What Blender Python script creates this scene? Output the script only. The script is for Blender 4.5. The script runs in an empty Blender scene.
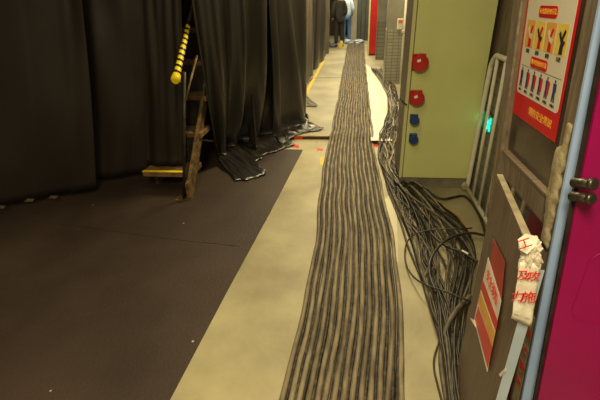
import bpy, bmesh, math, random
from mathutils import Vector, Matrix, noise
S = bpy.context.scene
C = S.collection
PI = math.pi

# ---------------------------------------------------------------- camera
F, H = 399.0, 1.6
YAW, PITCH, ROLL = math.radians(8.0), math.radians(26.5), math.radians(-2.0)
fw = Vector((-math.sin(YAW)*math.cos(PITCH), math.cos(YAW)*math.cos(PITCH), -math.sin(PITCH)))
r0 = Vector((math.cos(YAW), math.sin(YAW), 0)); u0 = r0.cross(fw)
rt = (r0*math.cos(ROLL) + u0*math.sin(ROLL)).normalized()
EYE = Vector((0, 0, H))
def _fix():
    """roll so that the vertical vanishing point sits right of the middle"""
    global rt
    up = rt.cross(fw); d = Vector((0, 0, -1))
    if d.dot(rt)/d.dot(fw) < 0:
        rt = (r0*math.cos(ROLL) - u0*math.sin(ROLL)).normalized()
_fix()
up = rt.cross(fw)
cd = bpy.data.cameras.new('camera'); cam = bpy.data.objects.new('camera', cd); C.objects.link(cam)
cd.sensor_width = 36; cd.lens = 36*F/600; cd.clip_start = 0.02; cd.clip_end = 200
cam.matrix_world = Matrix(((rt.x, up.x, -fw.x, 0), (rt.y, up.y, -fw.y, 0), (rt.z, up.z, -fw.z, H), (0, 0, 0, 1)))
S.camera = cam

# ---------------------------------------------------------------- world, lamps, exposure
W = bpy.data.worlds.new('world'); S.world = W; W.use_nodes = True
W.node_tree.nodes['Background'].inputs[0].default_value = (1.0, 0.84, 0.52, 1)
W.node_tree.nodes['Background'].inputs[1].default_value = 0.10
S.view_settings.view_transform = 'Standard'; S.view_settings.look = 'None'
S.view_settings.gamma = 1; S.view_settings.use_curve_mapping = False
S.view_settings.exposure = 0.82
def area(x, y, z, sx, sy, power, col=(1.0, 0.83, 0.47), rot=(0, 0, 0)):
    l = bpy.data.lights.new('lamp_or_fill', 'AREA'); l.shape = 'RECTANGLE'; l.size = sx; l.size_y = sy
    l.energy = power; l.color = col
    o = bpy.data.objects.new('lamp_or_fill', l); o.location = (x, y, z); o.rotation_euler = rot; C.objects.link(o)
area(-0.35, -0.7, 2.9, 0.5, 1.2, 66)
area(-0.5, 1.4, 3.2, 0.4, 1.0, 8)  # added fill for the dark left curtains, not a lamp of the corridor
area(0.15, 4.6, 3.3, 0.3, 1.2, 64)
area(0.05, 8.2, 3.3, 0.3, 1.4, 80)
area(0.0, 12.5, 3.3, 0.3, 1.4, 85)
area(0.0, 16.6, 3.3, 0.3, 1.4, 80)

# ---------------------------------------------------------------- photograph-to-place helpers
def ray(px, py): return fw + rt*((px-300)/F) + up*((200-py)/F)
def fl(px, py, z=0.0):
    d = ray(px, py); return EYE + d*((z-H)/d.z)
def aty(px, py, y):
    d = ray(px, py); return EYE + d*(y/d.y)
def atx(px, py, x):
    d = ray(px, py); return EYE + d*(x/d.x)

# ---------------------------------------------------------------- materials
def srgb(c):
    return tuple(((v/255)/12.92 if v/255 <= 0.04045 else ((v/255+0.055)/1.055)**2.4) for v in c)
def mat(name, c1, c2=None, scale=8.0, rough=0.6, bump=0.0, bscale=None, metal=0.0, stretch=(1, 1, 1),
        emit=None, estr=1.0, spec=0.5, lo=0.35, hi=0.65, detail=6.0, sheen=0.0, coat=0.0):
    m = bpy.data.materials.new(name); m.use_nodes = True
    nt = m.node_tree; b = nt.nodes['Principled BSDF']
    b.inputs['Roughness'].default_value = rough; b.inputs['Metallic'].default_value = metal
    b.inputs['Specular IOR Level'].default_value = spec
    if sheen: b.inputs['Sheen Weight'].default_value = sheen
    if coat: b.inputs['Coat Weight'].default_value = coat
    a = srgb(c1)+(1,)
    tc = nt.nodes.new('ShaderNodeTexCoord'); mp = nt.nodes.new('ShaderNodeMapping')
    mp.inputs['Scale'].default_value = stretch
    nt.links.new(tc.outputs['Object'], mp.inputs['Vector'])
    n = nt.nodes.new('ShaderNodeTexNoise'); n.inputs['Scale'].default_value = scale; n.inputs['Detail'].default_value = detail
    nt.links.new(mp.outputs[0], n.inputs['Vector'])
    r = nt.nodes.new('ShaderNodeValToRGB')
    r.color_ramp.elements[0].position = lo; r.color_ramp.elements[1].position = hi
    r.color_ramp.elements[0].color = a
    r.color_ramp.elements[1].color = (srgb(c2)+(1,)) if c2 else tuple(min(1, v*1.12) for v in a[:3])+(1,)
    nt.links.new(n.outputs[0], r.inputs[0]); nt.links.new(r.outputs[0], b.inputs['Base Color'])
    if bump:
        n2 = nt.nodes.new('ShaderNodeTexNoise'); n2.inputs['Scale'].default_value = bscale or scale*3
        n2.inputs['Detail'].default_value = 4
        nt.links.new(mp.outputs[0], n2.inputs['Vector'])
        bp = nt.nodes.new('ShaderNodeBump'); bp.inputs['Strength'].default_value = bump; bp.inputs['Distance'].default_value = 0.01
        nt.links.new(n2.outputs[0], bp.inputs['Height']); nt.links.new(bp.outputs[0], b.inputs['Normal'])
    if emit:
        b.inputs['Emission Color'].default_value = srgb(emit)+(1,); b.inputs['Emission Strength'].default_value = estr
    m['ramp'] = r.name
    return m
def flecks(m, col, scale=9.0, size=0.03, keep=0.75):
    """scatter small specks of litter / paint over a material"""
    nt = m.node_tree; b = nt.nodes['Principled BSDF']; src = b.inputs['Base Color'].links[0].from_socket
    tc = nt.nodes.new('ShaderNodeTexCoord')
    v = nt.nodes.new('ShaderNodeTexVoronoi'); v.inputs['Scale'].default_value = scale
    nt.links.new(tc.outputs['Object'], v.inputs['Vector'])
    lt = nt.nodes.new('ShaderNodeMath'); lt.operation = 'LESS_THAN'; lt.inputs[1].default_value = size
    nt.links.new(v.outputs['Distance'], lt.inputs[0])
    sx = nt.nodes.new('ShaderNodeSeparateColor'); nt.links.new(v.outputs['Color'], sx.inputs[0])
    gt = nt.nodes.new('ShaderNodeMath'); gt.operation = 'GREATER_THAN'; gt.inputs[1].default_value = keep
    nt.links.new(sx.outputs[0], gt.inputs[0])
    mu = nt.nodes.new('ShaderNodeMath'); mu.operation = 'MULTIPLY'
    nt.links.new(lt.outputs[0], mu.inputs[0]); nt.links.new(gt.outputs[0], mu.inputs[1])
    mx = nt.nodes.new('ShaderNodeMix'); mx.data_type = 'RGBA'
    nt.links.new(mu.outputs[0], mx.inputs[0]); nt.links.new(src, mx.inputs[6]); mx.inputs[7].default_value = srgb(col)+(1,)
    nt.links.new(mx.outputs[2], b.inputs['Base Color'])
def tiles(name, c, mortar, w, h, rough=0.4):
    m = bpy.data.materials.new(name); m.use_nodes = True; nt = m.node_tree; b = nt.nodes['Principled BSDF']
    b.inputs['Roughness'].default_value = rough
    tc = nt.nodes.new('ShaderNodeTexCoord'); mp = nt.nodes.new('ShaderNodeMapping')
    sp = nt.nodes.new('ShaderNodeSeparateXYZ'); cb = nt.nodes.new('ShaderNodeCombineXYZ'); ad = nt.nodes.new('ShaderNodeMath')
    nt.links.new(tc.outputs['Object'], sp.inputs[0]); nt.links.new(sp.outputs[0], ad.inputs[0]); nt.links.new(sp.outputs[1], ad.inputs[1])
    nt.links.new(ad.outputs[0], cb.inputs[0]); nt.links.new(sp.outputs[2], cb.inputs[1])
    br = nt.nodes.new('ShaderNodeTexBrick'); br.inputs['Scale'].default_value = 1
    br.inputs['Brick Width'].default_value = w; br.inputs['Row Height'].default_value = h; br.inputs['Mortar Size'].default_value = 0.006
    br.offset = 0
    br.inputs['Color1'].default_value = srgb(c)+(1,); br.inputs['Color2'].default_value = srgb(tuple(v*0.93 for v in c))+(1,)
    br.inputs['Mortar'].default_value = srgb(mortar)+(1,)
    nt.links.new(cb.outputs[0], br.inputs['Vector']); nt.links.new(br.outputs[0], b.inputs['Base Color'])
    return m

M = {}
M['concrete'] = mat('concrete', (140, 131, 102), (180, 171, 136), 2.2, 0.5, 0.15, 30, detail=10, lo=0.3, hi=0.7); flecks(M['concrete'], (96, 86, 66), 3.1, 0.05, 0.6)
M['raised'] = mat('raised_concrete', (138, 132, 112), (166, 159, 134), 1.6, 0.5, 0.1, 20, detail=10)
M['trim'] = mat('tan_trim', (176, 156, 104), (150, 130, 84), 9)
M['dark_edge'] = mat('dark_edge', (70, 64, 56), (48, 44, 40), 14)
M['mat'] = mat('black_floor_mat', (49, 37, 31), (64, 50, 41), 1.7, 0.62, 0.25, 60, detail=12); flecks(M['mat'], (180, 165, 140), 5.3, 0.035, 0.72)
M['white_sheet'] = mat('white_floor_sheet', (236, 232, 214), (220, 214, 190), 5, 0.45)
M['pale_strip'] = mat('pale_floor_strip', (204, 196, 166), (188, 180, 148), 5, 0.5)
M['yellow'] = mat('yellow_tape', (232, 200, 40), (205, 170, 30), 30)
M['red_tape'] = mat('red_tape', (226, 62, 40), (200, 50, 34), 30)
M['curtain'] = mat('black_curtain', (25, 22, 20), (32, 29, 26), 1.5, 0.36, 0.12, 5, detail=4, spec=0.9)
M['curtain_flat'] = mat('black_curtain_matt', (36, 30, 27), (45, 38, 34), 1.3, 0.42, 0.3, 5, detail=8, spec=0.35)
M['curtain_grey'] = mat('charcoal_curtain', (80, 73, 62), (98, 90, 76), 2, 0.6)
M['pale_drape'] = mat('pale_drape', (190, 184, 160), (170, 164, 140), 3, 0.6)
M['hem'] = mat('frayed_hem', (120, 108, 92), (80, 70, 62), 20, 0.7)
M['cable'] = mat('dusty_grey_cable', (96, 85, 68), (140, 127, 102), 26, 0.6, 0.3, 90, stretch=(1, .25, 1), lo=.38, hi=.6)
M['cable2'] = mat('dusty_brown_cable', (86, 75, 59), (130, 116, 92), 22, 0.6, 0.3, 90, stretch=(1, .25, 1), lo=.38, hi=.62)
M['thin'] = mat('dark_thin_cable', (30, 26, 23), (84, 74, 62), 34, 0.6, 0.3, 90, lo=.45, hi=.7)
M['loose'] = mat('loose_black_cable', (34, 30, 27), (58, 51, 44), 18, 0.45)
M['loose2'] = mat('loose_dusty_cable', (72, 64, 54), (104, 94, 78), 20, 0.55)
M['loose3'] = mat('pale_loose_cable', (130, 122, 100), (168, 158, 128), 20, 0.55)
M['amber'] = mat('amber_cable', (186, 150, 54), (160, 126, 40), 20, 0.55)
M['green'] = mat('pale_green_paint', (218, 222, 152), (208, 214, 142), 2.5, 0.42, 0.05, 12)
M['green_edge'] = mat('pale_green_trim', (214, 214, 158), (206, 206, 148), 4, 0.4)
M['brown_side'] = mat('brown_grey_side', (112, 100, 84), (92, 82, 68), 9, 0.5, stretch=(4, 4, .6))
M['plinth'] = mat('grey_plinth', (134, 128, 104), (112, 106, 86), 9, 0.6)
M['dark_seam'] = mat('dark_seam', (30, 26, 22), None, 5, .8)
M['red'] = mat('red_plastic', (196, 24, 26), (180, 20, 22), 8, 0.35, coat=.3)
M['blue'] = mat('blue_plastic', (34, 66, 130), (28, 56, 116), 8, 0.35, coat=.3)
M['label'] = mat('white_label', (228, 226, 214), None, 5, .5)
M['cream_paint'] = mat('cream_enamel', (244, 240, 224), (232, 226, 202), 12, 0.4)
M['wall_brown'] = mat('woodgrain_wall', (140, 124, 104), (98, 86, 72), 14, 0.6, .1, 50, stretch=(6, 6, .5))
M['tile'] = tiles('grey_wall_tile', (128, 126, 112), (72, 68, 60), .2, .1)
M['tile_pillar'] = tiles('small_grey_tile', (150, 148, 132), (104, 102, 92), .11, .06)
M['pillar'] = mat('grey_pillar_paint', (140, 138, 124), (126, 124, 110), 3, .5)
M['white_pipe'] = mat('white_pipe', (214, 210, 194), None, 6, .4)
M['door_wood'] = mat('grey_woodgrain_laminate', (142, 124, 104), (88, 75, 62), 9, 0.5, .15, 60, stretch=(9, .8, 1), lo=.3, hi=.7)
M['board_wood'] = mat('brown_woodgrain_board', (112, 91, 76), (72, 56, 47), 9, 0.38, .15, 30, stretch=(9, .5, 1), lo=.3, hi=.7)
M['alu'] = mat('aluminium_bead', (176, 168, 150), (140, 132, 116), 30, .35, metal=.6)
M['edge_cream'] = mat('cream_edge_banding', (176, 164, 138), (134, 120, 94), 16, .5)
M['edge_blue'] = mat('grey_blue_edge', (176, 190, 208), (158, 174, 194), 6, .35)
M['sky_blue'] = mat('pale_blue_paint', (172, 198, 246), (158, 186, 238), 8, .4)
M['magenta'] = mat('magenta_paint', (160, 0, 92), (148, 0, 84), 3, .42)
M['magenta_dark'] = mat('deep_crimson_paint', (150, 14, 60), (130, 12, 52), 3, .5)
M['steel'] = mat('dull_steel', (120, 112, 100), (80, 74, 66), 20, .35, metal=.8)
M['poster_white'] = mat('poster_paper', (222, 214, 196), (214, 206, 188), 4, .35)
M['poster_red'] = mat('poster_red', (206, 22, 30), (196, 18, 26), 4, .35)
M['faded_red'] = mat('faded_red_print', (176, 50, 40), (150, 44, 36), 14, .45)
M['ink'] = mat('black_ink', (34, 30, 40), None, 4, .5)
M['ink_gold'] = mat('gold_ink', (232, 178, 66), None, 4, .5)
M['pic_yellow'] = mat('picture_yellow', (232, 204, 96), (222, 190, 70), 30, .4)
M['pic_orange'] = mat('picture_orange', (226, 150, 60), (214, 180, 90), 30, .4)
M['pic_navy'] = mat('picture_navy', (44, 52, 100), None, 30, .4)
M['paper'] = mat('white_paper', (232, 226, 212), (210, 200, 184), 14, .6, .3, 40)
M['red_ink'] = mat('red_ink', (214, 40, 30), None, 4, .5)
M['tape_cream'] = mat('peeling_cream_tape', (190, 178, 146), (152, 136, 102), 22, .5, .5, 60)
M['rust'] = mat('rusty_stair_steel', (122, 96, 54), (64, 48, 34), 22, .55, .2, 60)
M['tread'] = mat('brown_plywood_tread', (136, 102, 66), (96, 72, 50), 12, .6)
M['black_metal'] = mat('black_painted_steel', (38, 34, 30), (58, 50, 42), 18, .4)
M['tape_black'] = mat('black_tape', (30, 26, 20), None, 9, .5)
M['tape_yellow'] = mat('bright_yellow_tape', (250, 226, 20), (236, 206, 14), 30, .4)
M['skin'] = mat('skin', (206, 160, 130), None, 8, .5)
M['hair'] = mat('black_hair', (26, 22, 20), None, 20, .6)
M['coat'] = mat('black_jacket', (48, 45, 42), (60, 56, 52), 8, .8)
M['trouser'] = mat('dark_trousers', (38, 36, 34), (48, 44, 42), 8, .8)
M['shirt'] = mat('pale_blue_shirt', (196, 214, 236), (170, 192, 222), 8, .7)
M['jeans'] = mat('blue_jeans', (84, 118, 168), (66, 98, 148), 10, .8)
M['bag_blue'] = mat('pale_blue_plastic_bag', (176, 192, 212), (140, 156, 182), 14, .4)
M['bag_grey'] = mat('grey_cloth', (110, 112, 122), (84, 86, 96), 14, .7)
M['dark_wall'] = mat('dark_wall', (44, 40, 36), (54, 50, 44), 2, .9)
M['far_panel'] = mat('grey_far_panel', (150, 148, 136), (136, 134, 122), 3, .6)
M['dark_panel'] = mat('dark_blue_grey_panel', (58, 62, 62), (70, 74, 72), 3, .6)

def glass_mat(name, col, alpha):
    m = bpy.data.materials.new(name); m.use_nodes = True; nt = m.node_tree; b = nt.nodes['Principled BSDF']
    tc = nt.nodes.new('ShaderNodeTexCoord'); n = nt.nodes.new('ShaderNodeTexNoise'); n.inputs['Scale'].default_value = 3.5; n.inputs['Detail'].default_value = 8
    n.inputs['Distortion'].default_value = .8
    nt.links.new(tc.outputs['Object'], n.inputs['Vector'])
    r = nt.nodes.new('ShaderNodeValToRGB'); r.color_ramp.elements[0].position = .42; r.color_ramp.elements[1].position = .72
    r.color_ramp.elements[0].color = srgb(col)+(1,); r.color_ramp.elements[1].color = srgb(tuple(min(255, v*1.5) for v in col))+(1,)
    nt.links.new(n.outputs[0], r.inputs[0]); nt.links.new(r.outputs[0], b.inputs['Base Color'])
    b.inputs['Roughness'].default_value = .18; b.inputs['Alpha'].default_value = alpha
    return m
M['glass'] = glass_mat('dirty_dark_glass', (62, 52, 44), .86)

# ---------------------------------------------------------------- object helpers
def obj(name, bm, m, parent=None, smooth=False, M4=None):
    me = bpy.data.meshes.new(name)
    bmesh.ops.recalc_face_normals(bm, faces=bm.faces)
    if smooth:
        for f in bm.faces: f.smooth = True
    bm.to_mesh(me); bm.free()
    ms = m if isinstance(m, (list, tuple)) else [m]
    for x in ms: me.materials.append(x)
    o = bpy.data.objects.new(name, me); C.objects.link(o)
    if parent: o.parent = parent
    if M4 is not None: o.matrix_local = M4
    return o
def tag(o, label, cat, group=None, kind=None):
    o['label'] = label; o['category'] = cat
    if group: o['group'] = group
    if kind: o['kind'] = kind
    return o
def struct(name, bm, m, smooth=False):
    o = obj(name, bm, m, None, smooth); o['kind'] = 'structure'; return o
def thing(name, label, cat, loc=(0, 0, 0), rot=(0, 0, 0), group=None):
    o = bpy.data.objects.new(name, None); o.empty_display_size = .1; C.objects.link(o); o.location = loc; o.rotation_euler = rot
    return tag(o, label, cat, group)
def box(bm, x0, x1, y0, y1, z0, z1, mi=0, bev=0.0, M4=None):
    vs = [bm.verts.new((x, y, z)) for x in (x0, x1) for y in (y0, y1) for z in (z0, z1)]
    fs = []
    for q in ((0, 1, 3, 2), (4, 6, 7, 5), (0, 4, 5, 1), (2, 3, 7, 6), (0, 2, 6, 4), (1, 5, 7, 3)):
        f = bm.faces.new([vs[i] for i in q]); f.material_index = mi; fs.append(f)
    if bev > 0:
        es = list({e for f in fs for e in f.edges})
        r = bmesh.ops.bevel(bm, geom=es, offset=bev, segments=2, affect='EDGES', profile=.5)
        vs = list({v for f in r['faces'] for v in f.verts} | {v for v in vs if v.is_valid})
    if M4 is not None: bmesh.ops.transform(bm, matrix=M4, verts=[v for v in vs if v.is_valid])
    return bm
def B(*a, **k): return box(bmesh.new(), *a, **k)
def smooth_path(pts, n):
    """Catmull-Rom resampling"""
    P = [Vector(p) for p in pts]; P = [P[0]*2-P[1]]+P+[P[-1]*2-P[-2]]
    out = []; seg = len(P)-3
    for i in range(n):
        t = i/(n-1)*seg; k = min(int(t), seg-1); u = t-k
        a, b, c, d = P[k:k+4]
        out.append(0.5*((2*b)+(c-a)*u+(2*a-5*b+4*c-d)*u*u+(3*b-a-3*c+d)*u**3))
    return out
def tube(bm, pts, r, n=8, rv=None, mi=0, cap=True, flat=1.0):
    rings = []; ref = None
    for i, p in enumerate(pts):
        t = (pts[min(i+1, len(pts)-1)]-pts[max(i-1, 0)]).normalized()
        if ref is None: ref = Vector((0, 0, 1)) if abs(t.z) < .9 else Vector((1, 0, 0))
        s = t.cross(ref)
        if s.length < 1e-4: s = t.cross(Vector((0, 1, 0)))
        s.normalize(); q = s.cross(t)
        if abs(t.z) > .5: ref = q
        rr = r if rv is None else rv[i]
        rings.append([bm.verts.new(p+s*(math.cos(a)*rr)+q*(math.sin(a)*rr*flat)) for a in (2*PI*k/n for k in range(n))])
    for a, b in zip(rings, rings[1:]):
        for k in range(n):
            f = bm.faces.new((a[k], a[(k+1) % n], b[(k+1) % n], b[k])); f.material_index = mi; f.smooth = True
    if cap:
        bm.faces.new(rings[0]).material_index = mi; bm.faces.new(rings[-1]).material_index = mi
    return bm
def T(pts, r, **k): return tube(bmesh.new(), [Vector(p) for p in pts], r, **k)
def poly(bm, pts, n, th, mi=0):
    """flat polygon thickened backwards along -n"""
    n = Vector(n).normalized()
    a = [bm.verts.new(Vector(p)) for p in pts]; b = [bm.verts.new(Vector(p)-n*th) for p in pts]
    bm.faces.new(a).material_index = mi; bm.faces.new(b[::-1]).material_index = mi
    for i in range(len(a)):
        j = (i+1) % len(a); bm.faces.new((a[i], b[i], b[j], a[j])).material_index = mi
    return bm
def text_bm(body, size, ext=0.0004, align='CENTER', spacing=1.0):
    cu = bpy.data.curves.new('t', 'FONT'); cu.body = body; cu.size = size; cu.extrude = ext; cu.align_x = align; cu.align_y = 'CENTER'
    cu.space_character = spacing; cu.resolution_u = 3
    o = bpy.data.objects.new('t', cu); C.objects.link(o)
    dg = bpy.context.evaluated_depsgraph_get(); me = bpy.data.meshes.new_from_object(o.evaluated_get(dg))
    bm = bmesh.new(); bm.from_mesh(me); bpy.data.objects.remove(o); bpy.data.curves.remove(cu); bpy.data.meshes.remove(me)
    return bm
def frame(origin, xdir, ydir):
    x = Vector(xdir).normalized(); y = Vector(ydir); y = (y-x*y.dot(x)).normalized(); z = x.cross(y); o = Vector(origin)
    return Matrix(((x.x, y.x, z.x, o.x), (x.y, y.y, z.y, o.y), (x.z, y.z, z.z, o.z), (0, 0, 0, 1)))
def merge(dst, src, M4=None, mi=None):
    me = bpy.data.meshes.new('x'); src.to_mesh(me); src.free()
    if M4 is not None: me.transform(M4)
    n = len(dst.faces); dst.from_mesh(me); bpy.data.meshes.remove(me)
    if mi is not None:
        dst.faces.ensure_lookup_table()
        for f in dst.faces[n:]: f.material_index = mi
    return dst

# ================================================================ THE SETTING
ZR = 0.05          # height of the raised far floor
YS = 4.92          # where it starts
struct('floor', B(-5.5, 1.6, -.6, YS, -.06, 0), M['concrete'])
b = B(-5.5, 1.6, YS, 21, -.06, ZR-.012, mi=1); box(b, -5.5, 1.6, YS+.035, 21, ZR-.012, ZR, mi=0)
struct('floor_raised', b, [M['raised'], M['dark_edge']])
struct('trim_1', B(-5.5, 1.6, YS-.004, YS+.035, ZR-.014, ZR+.001), M['trim'])
struct('wall_right', B(1.1, 1.16, -.6, 9.0, 1.03, 3.4), M['wall_brown'])
struct('baseboard_right', B(1.095, 1.16, -.6, 9.0, 0, 1.03), M['tile'])
struct('wall_left', B(-5.5, -5.4, -.6, 21, 0, 3.4), M['dark_wall'])
struct('wall_far', B(-5.5, 1.6, 20.9, 21, ZR, 3.4), M['dark_wall'])
# wall stub beyond the pillar, tiled below
struct('wall_stub', B(.6, 1.6, 12.0, 12.2, 1.05, 3.4), M['pillar'])
struct('baseboard_stub', B(.595, 1.6, 11.98, 12.2, ZR, 1.05), M['tile'])

# seam across the raised floor and yellow line along the curtains
s = fl(315, 78, ZR); tag(struct('trim_2', B(-1.2, .3, s.y-.02, s.y+.02, ZR, ZR+.002), M['dark_edge']), 'dark seam across the raised floor', 'seam')
del bpy.data.objects['trim_2']['label'], bpy.data.objects['trim_2']['category']
a, c = fl(303.5, 98, ZR+.002), fl(324, 60, ZR+.002)
o = obj('floor_line', poly(bmesh.new(), [a+Vector((-.03, 0, 0)), a+Vector((.03, 0, 0)), c+Vector((.03, 0, 0)), c+Vector((-.03, 0, 0))], (0, 0, 1), .0015), M['yellow'])
tag(o, 'yellow painted line along the foot of the left curtains on the raised floor', 'floor line')

# black floor mat
mb = bmesh.new()
pts = [fl(303, 150), fl(270, 213), fl(228, 290), fl(170, 400), fl(140, 452)]
prof = [Vector((p.x, p.y, 0)) for p in pts]
poly(mb, [Vector((-4.6, YS-.01, .004)), Vector((-1.0, YS-.01, .004)), Vector((-.98, prof[0].y+.03, .004))]+[p+Vector((0, 0, .004)) for p in prof]+[Vector((-4.6, prof[-1].y, .004))], (0, 0, 1), .0038)
tag(obj('floor_mat', mb, M['mat']), 'wide dark brown-black floor mat covering the left part of the near floor', 'floor mat')
# the ridge where two lengths of mat meet
sm = smooth_path([fl(0, 218, .005), fl(60, 224, .005), fl(120, 232, .005), fl(180, 240, .005), fl(240, 246, .005)], 40)
rv = [.0022+.001*math.sin(i*1.7) for i in range(40)]
tag(obj('mat_seam', tube(bmesh.new(), sm, .002, n=6, rv=rv), M['mat']), 'thin raised crease running across the dark floor mat', 'mat seam')

# white sheet and pale strip between the cable row and the loose cables
def strip(name, px, z, m, label, cat, th=.0015):
    o = obj(name, poly(bmesh.new(), [fl(x, y, z) for x, y in px], (0, 0, 1), th), m); return tag(o, label, cat)
strip('floor_strip', [(371, 140.5), (392, 140.5), (392, 112), (389, 94), (379, 80), (371, 68), (363, 62), (366, 90)], ZR+.003, M['white_sheet'],
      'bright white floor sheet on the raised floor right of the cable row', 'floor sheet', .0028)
strip('floor_strip', [(384, 200), (392, 192), (397, 215), (398, 262), (393, 262)], .002, M['pale_strip'],  # pale strip, lighter than the concrete beside it
      'narrow pale strip of floor beside the near cable row before the step', 'floor sheet')
for px, z, lab in (([(289, 143.5), (299, 145), (299, 147.5), (288, 146)], .006, 'red tape strip on the floor at the curtain end of the step'),
                   ([(317, 148), (323, 148.5), (323, 150.5), (317, 150)], .002, 'small red tape scrap on bare concrete before the step'),
                   ([(374, 142.5), (382, 143), (382, 147), (374, 146.5)], .003, 'red tape scrap at the step right of the cable row')):
    strip('floor_tape', px, z, M['red_tape'], lab, 'tape')
strip('floor_tape', [(320, 158), (324, 158), (323.5, 165), (320.5, 165)], .002, M['yellow'], 'tiny yellow tape scrap beside the left edge of the cable row', 'tape')
for (x0, x1, lab) in ((-.74, -.63, 'red tape on the face of the floor step by the curtain'), (.285, .36, 'orange-red tape on the face of the floor step right of the cable row')):
    tag(obj('step_tape', B(x0, x1, YS-.0065, YS-.001, .006, .042), M['red_tape']), lab, 'tape')

# ================================================================ CABLE ROW
edges = [(42.5, 348, 364), (45.5, 347, 364.5), (60, 344.5, 365.5), (80, 340.5, 367.5), (100, 337, 369.5), (120, 333, 372), (136, 329.5, 373.5), (150, 327, 375), (165, 323.5, 378),
         (182, 320.5, 381), (200, 318, 385.5), (222, 317, 391), (245, 315.5, 395.5), (270, 311, 399), (300, 303.5, 402), (335, 295, 403), (370, 285.5, 402.5), (402, 277.5, 402), (440, 268, 401), (480, 258, 400)]
Lf, Rt = [], []
for y, l, r in edges:
    z = ZR if y < 138 else 0
    Lf.append(fl(l, y, z)); Rt.append(fl(r, y, z))
NS = 150
LS, RS = smooth_path(Lf, NS), smooth_path(Rt, NS)
def ground(y, rad):
    t = min(1, max(0, (y-(YS-.16))/.17)); return ZR*t*t*(3-2*t)+rad
N = 14
ords = ['leftmost', 'second', 'third', 'fourth', 'fifth', 'sixth', 'seventh', 'eighth', 'ninth', 'tenth', 'eleventh', 'twelfth', 'thirteenth', 'rightmost']
def row_path(u, rad, seed, amp=.003, dz=0.0):
    out = []
    for a, c in zip(LS, RS):
        p = a.lerp(c, u); p.x += amp*noise.noise(Vector((seed*3.1, p.y*2.2, 0)))+.016*noise.noise(Vector((3.3+u*.6, p.y*1.5, 4)))
        p.z = ground(p.y, rad)+dz; out.append(p)
    return out
for i in range(N):
    u = (i+.42)/N
    if i == N-1: u += .012
    pth = row_path(u, .0125, i, .008)
    if i == N-1:
        for p in pth:
            if p.y < 1.9: p.x += .012*min(1, (1.9-p.y)/.5)
    n = 10; rv = [.0138+.001*noise.noise(Vector((i*5, p.y*6, 2))) for p in pth]
    o = obj('rubber_cable', tube(bmesh.new(), pth, .0155, n=n, rv=rv, flat=.85), M['cable'] if i % 3 else M['cable2'])
    lab = ('leftmost thick grey-brown cable of the row laid down the corridor' if i == 0 else
           'rightmost thick grey-brown cable of the row, bordering bare floor' if i == N-1 else
           f'{ords[i]} thick grey-brown cable from the left edge of the corridor row')
    tag(o, lab, 'cable', 'thick cables laid side by side down the corridor')
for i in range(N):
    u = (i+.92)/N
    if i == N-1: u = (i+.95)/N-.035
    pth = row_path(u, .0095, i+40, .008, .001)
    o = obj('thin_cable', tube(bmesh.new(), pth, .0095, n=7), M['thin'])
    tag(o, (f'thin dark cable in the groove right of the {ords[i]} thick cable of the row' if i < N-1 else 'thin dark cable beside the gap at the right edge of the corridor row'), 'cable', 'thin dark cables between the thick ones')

# ================================================================ LOOSE CABLES
random.seed(7)
bounds = [(70, 371, 383), (82, 380, 391), (96, 387, 397), (112, 388, 399), (128, 384, 398), (142, 379, 396), (156, 378, 396), (170, 382, 398), (182, 386, 404),
          (194, 391, 422), (208, 397, 440), (224, 404, 458), (242, 411, 470), (262, 417, 474), (285, 423, 470), (312, 430, 466), (340, 438, 462), (370, 444, 459), (400, 447, 458), (450, 452, 466)]
def loose_path(u, seed, i0, i1, wob, lift):
    pts = []
    for k in range(i0, i1):
        y, l, r = bounds[k]
        v = u+wob*(1.5 if k < 7 else .8)*noise.noise(Vector((seed*7.7, k*(.8 if k < 7 else .33), 1.5)))
        v = min(1, max(0, v)); z = ZR if y < 140 else 0
        p = fl(l+(r-l)*v, y, z); pts.append(p)
    out = smooth_path(pts, 70)
    for j, p in enumerate(out):
        p.z = ground(p.y, 0)+.009+lift*(.4+.6*noise.noise(Vector((seed*2.3, p.y*(2.5 if p.y > 3.4 else 1.3), 9))))
        p.x = min(p.x, 1.0)
    return out
K = 54
mats = ['loose', 'loose', 'loose', 'loose2', 'loose2']
for i in range(K):
    near_only = i % 5 < 2
    far_only = i % 5 == 2
    i0, i1 = (7, 20) if near_only else ((0, 13) if far_only else (0, 20))
    mname = random.choice(['loose', 'loose', 'loose', 'loose2']) if near_only else ('loose3' if far_only and i % 2 else random.choice(mats))
    if i == 22: mname = 'amber'
    pth = loose_path(random.random(), i+1, i0, i1, .7, .05+.05*random.random())
    o = obj('loose_cable', tube(bmesh.new(), pth, 1, n=6, rv=[random.choice((.0045, .006, .0075, .009))]*len(pth)), M[mname])
    if near_only: tag(o, 'black cable in the tangled heap on the concrete before the green cabinet', 'cable', 'cables heaped near the green cabinet foot')
    elif mname == 'amber': tag(o, 'amber yellow cable in the stream along the foot of the green cabinet', 'cable')
    elif far_only: tag(o, 'cable of the far tangle between white floor sheet and grey pillar', 'cable', 'far tangle of cables')
    else: tag(o, 'dusty cable running from the far tangle past the cabinet into the heap', 'cable', 'long cables of the tangle')
def cable(px, r, m, label, zs=.012, n=60):
    pts = []
    for k, q in enumerate(px):
        z = q[2] if len(q) > 2 else zs
        pts.append(fl(q[0], q[1], z))
    o = obj('loose_cable', tube(bmesh.new(), smooth_path(pts, n), r, n=8), M[m]); return tag(o, label, 'cable')
cable([(393, 176, .05), (398, 184, .07), (412, 186, .05), (425, 189, .06), (433, 195, .04), (443, 199, .02), (455, 197), (464, 196), (471, 202), (477, 211), (482, 222), (486, 236)], .011, 'loose',
      'thick black cable curving over the floor from the heap to under the white rail')
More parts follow.
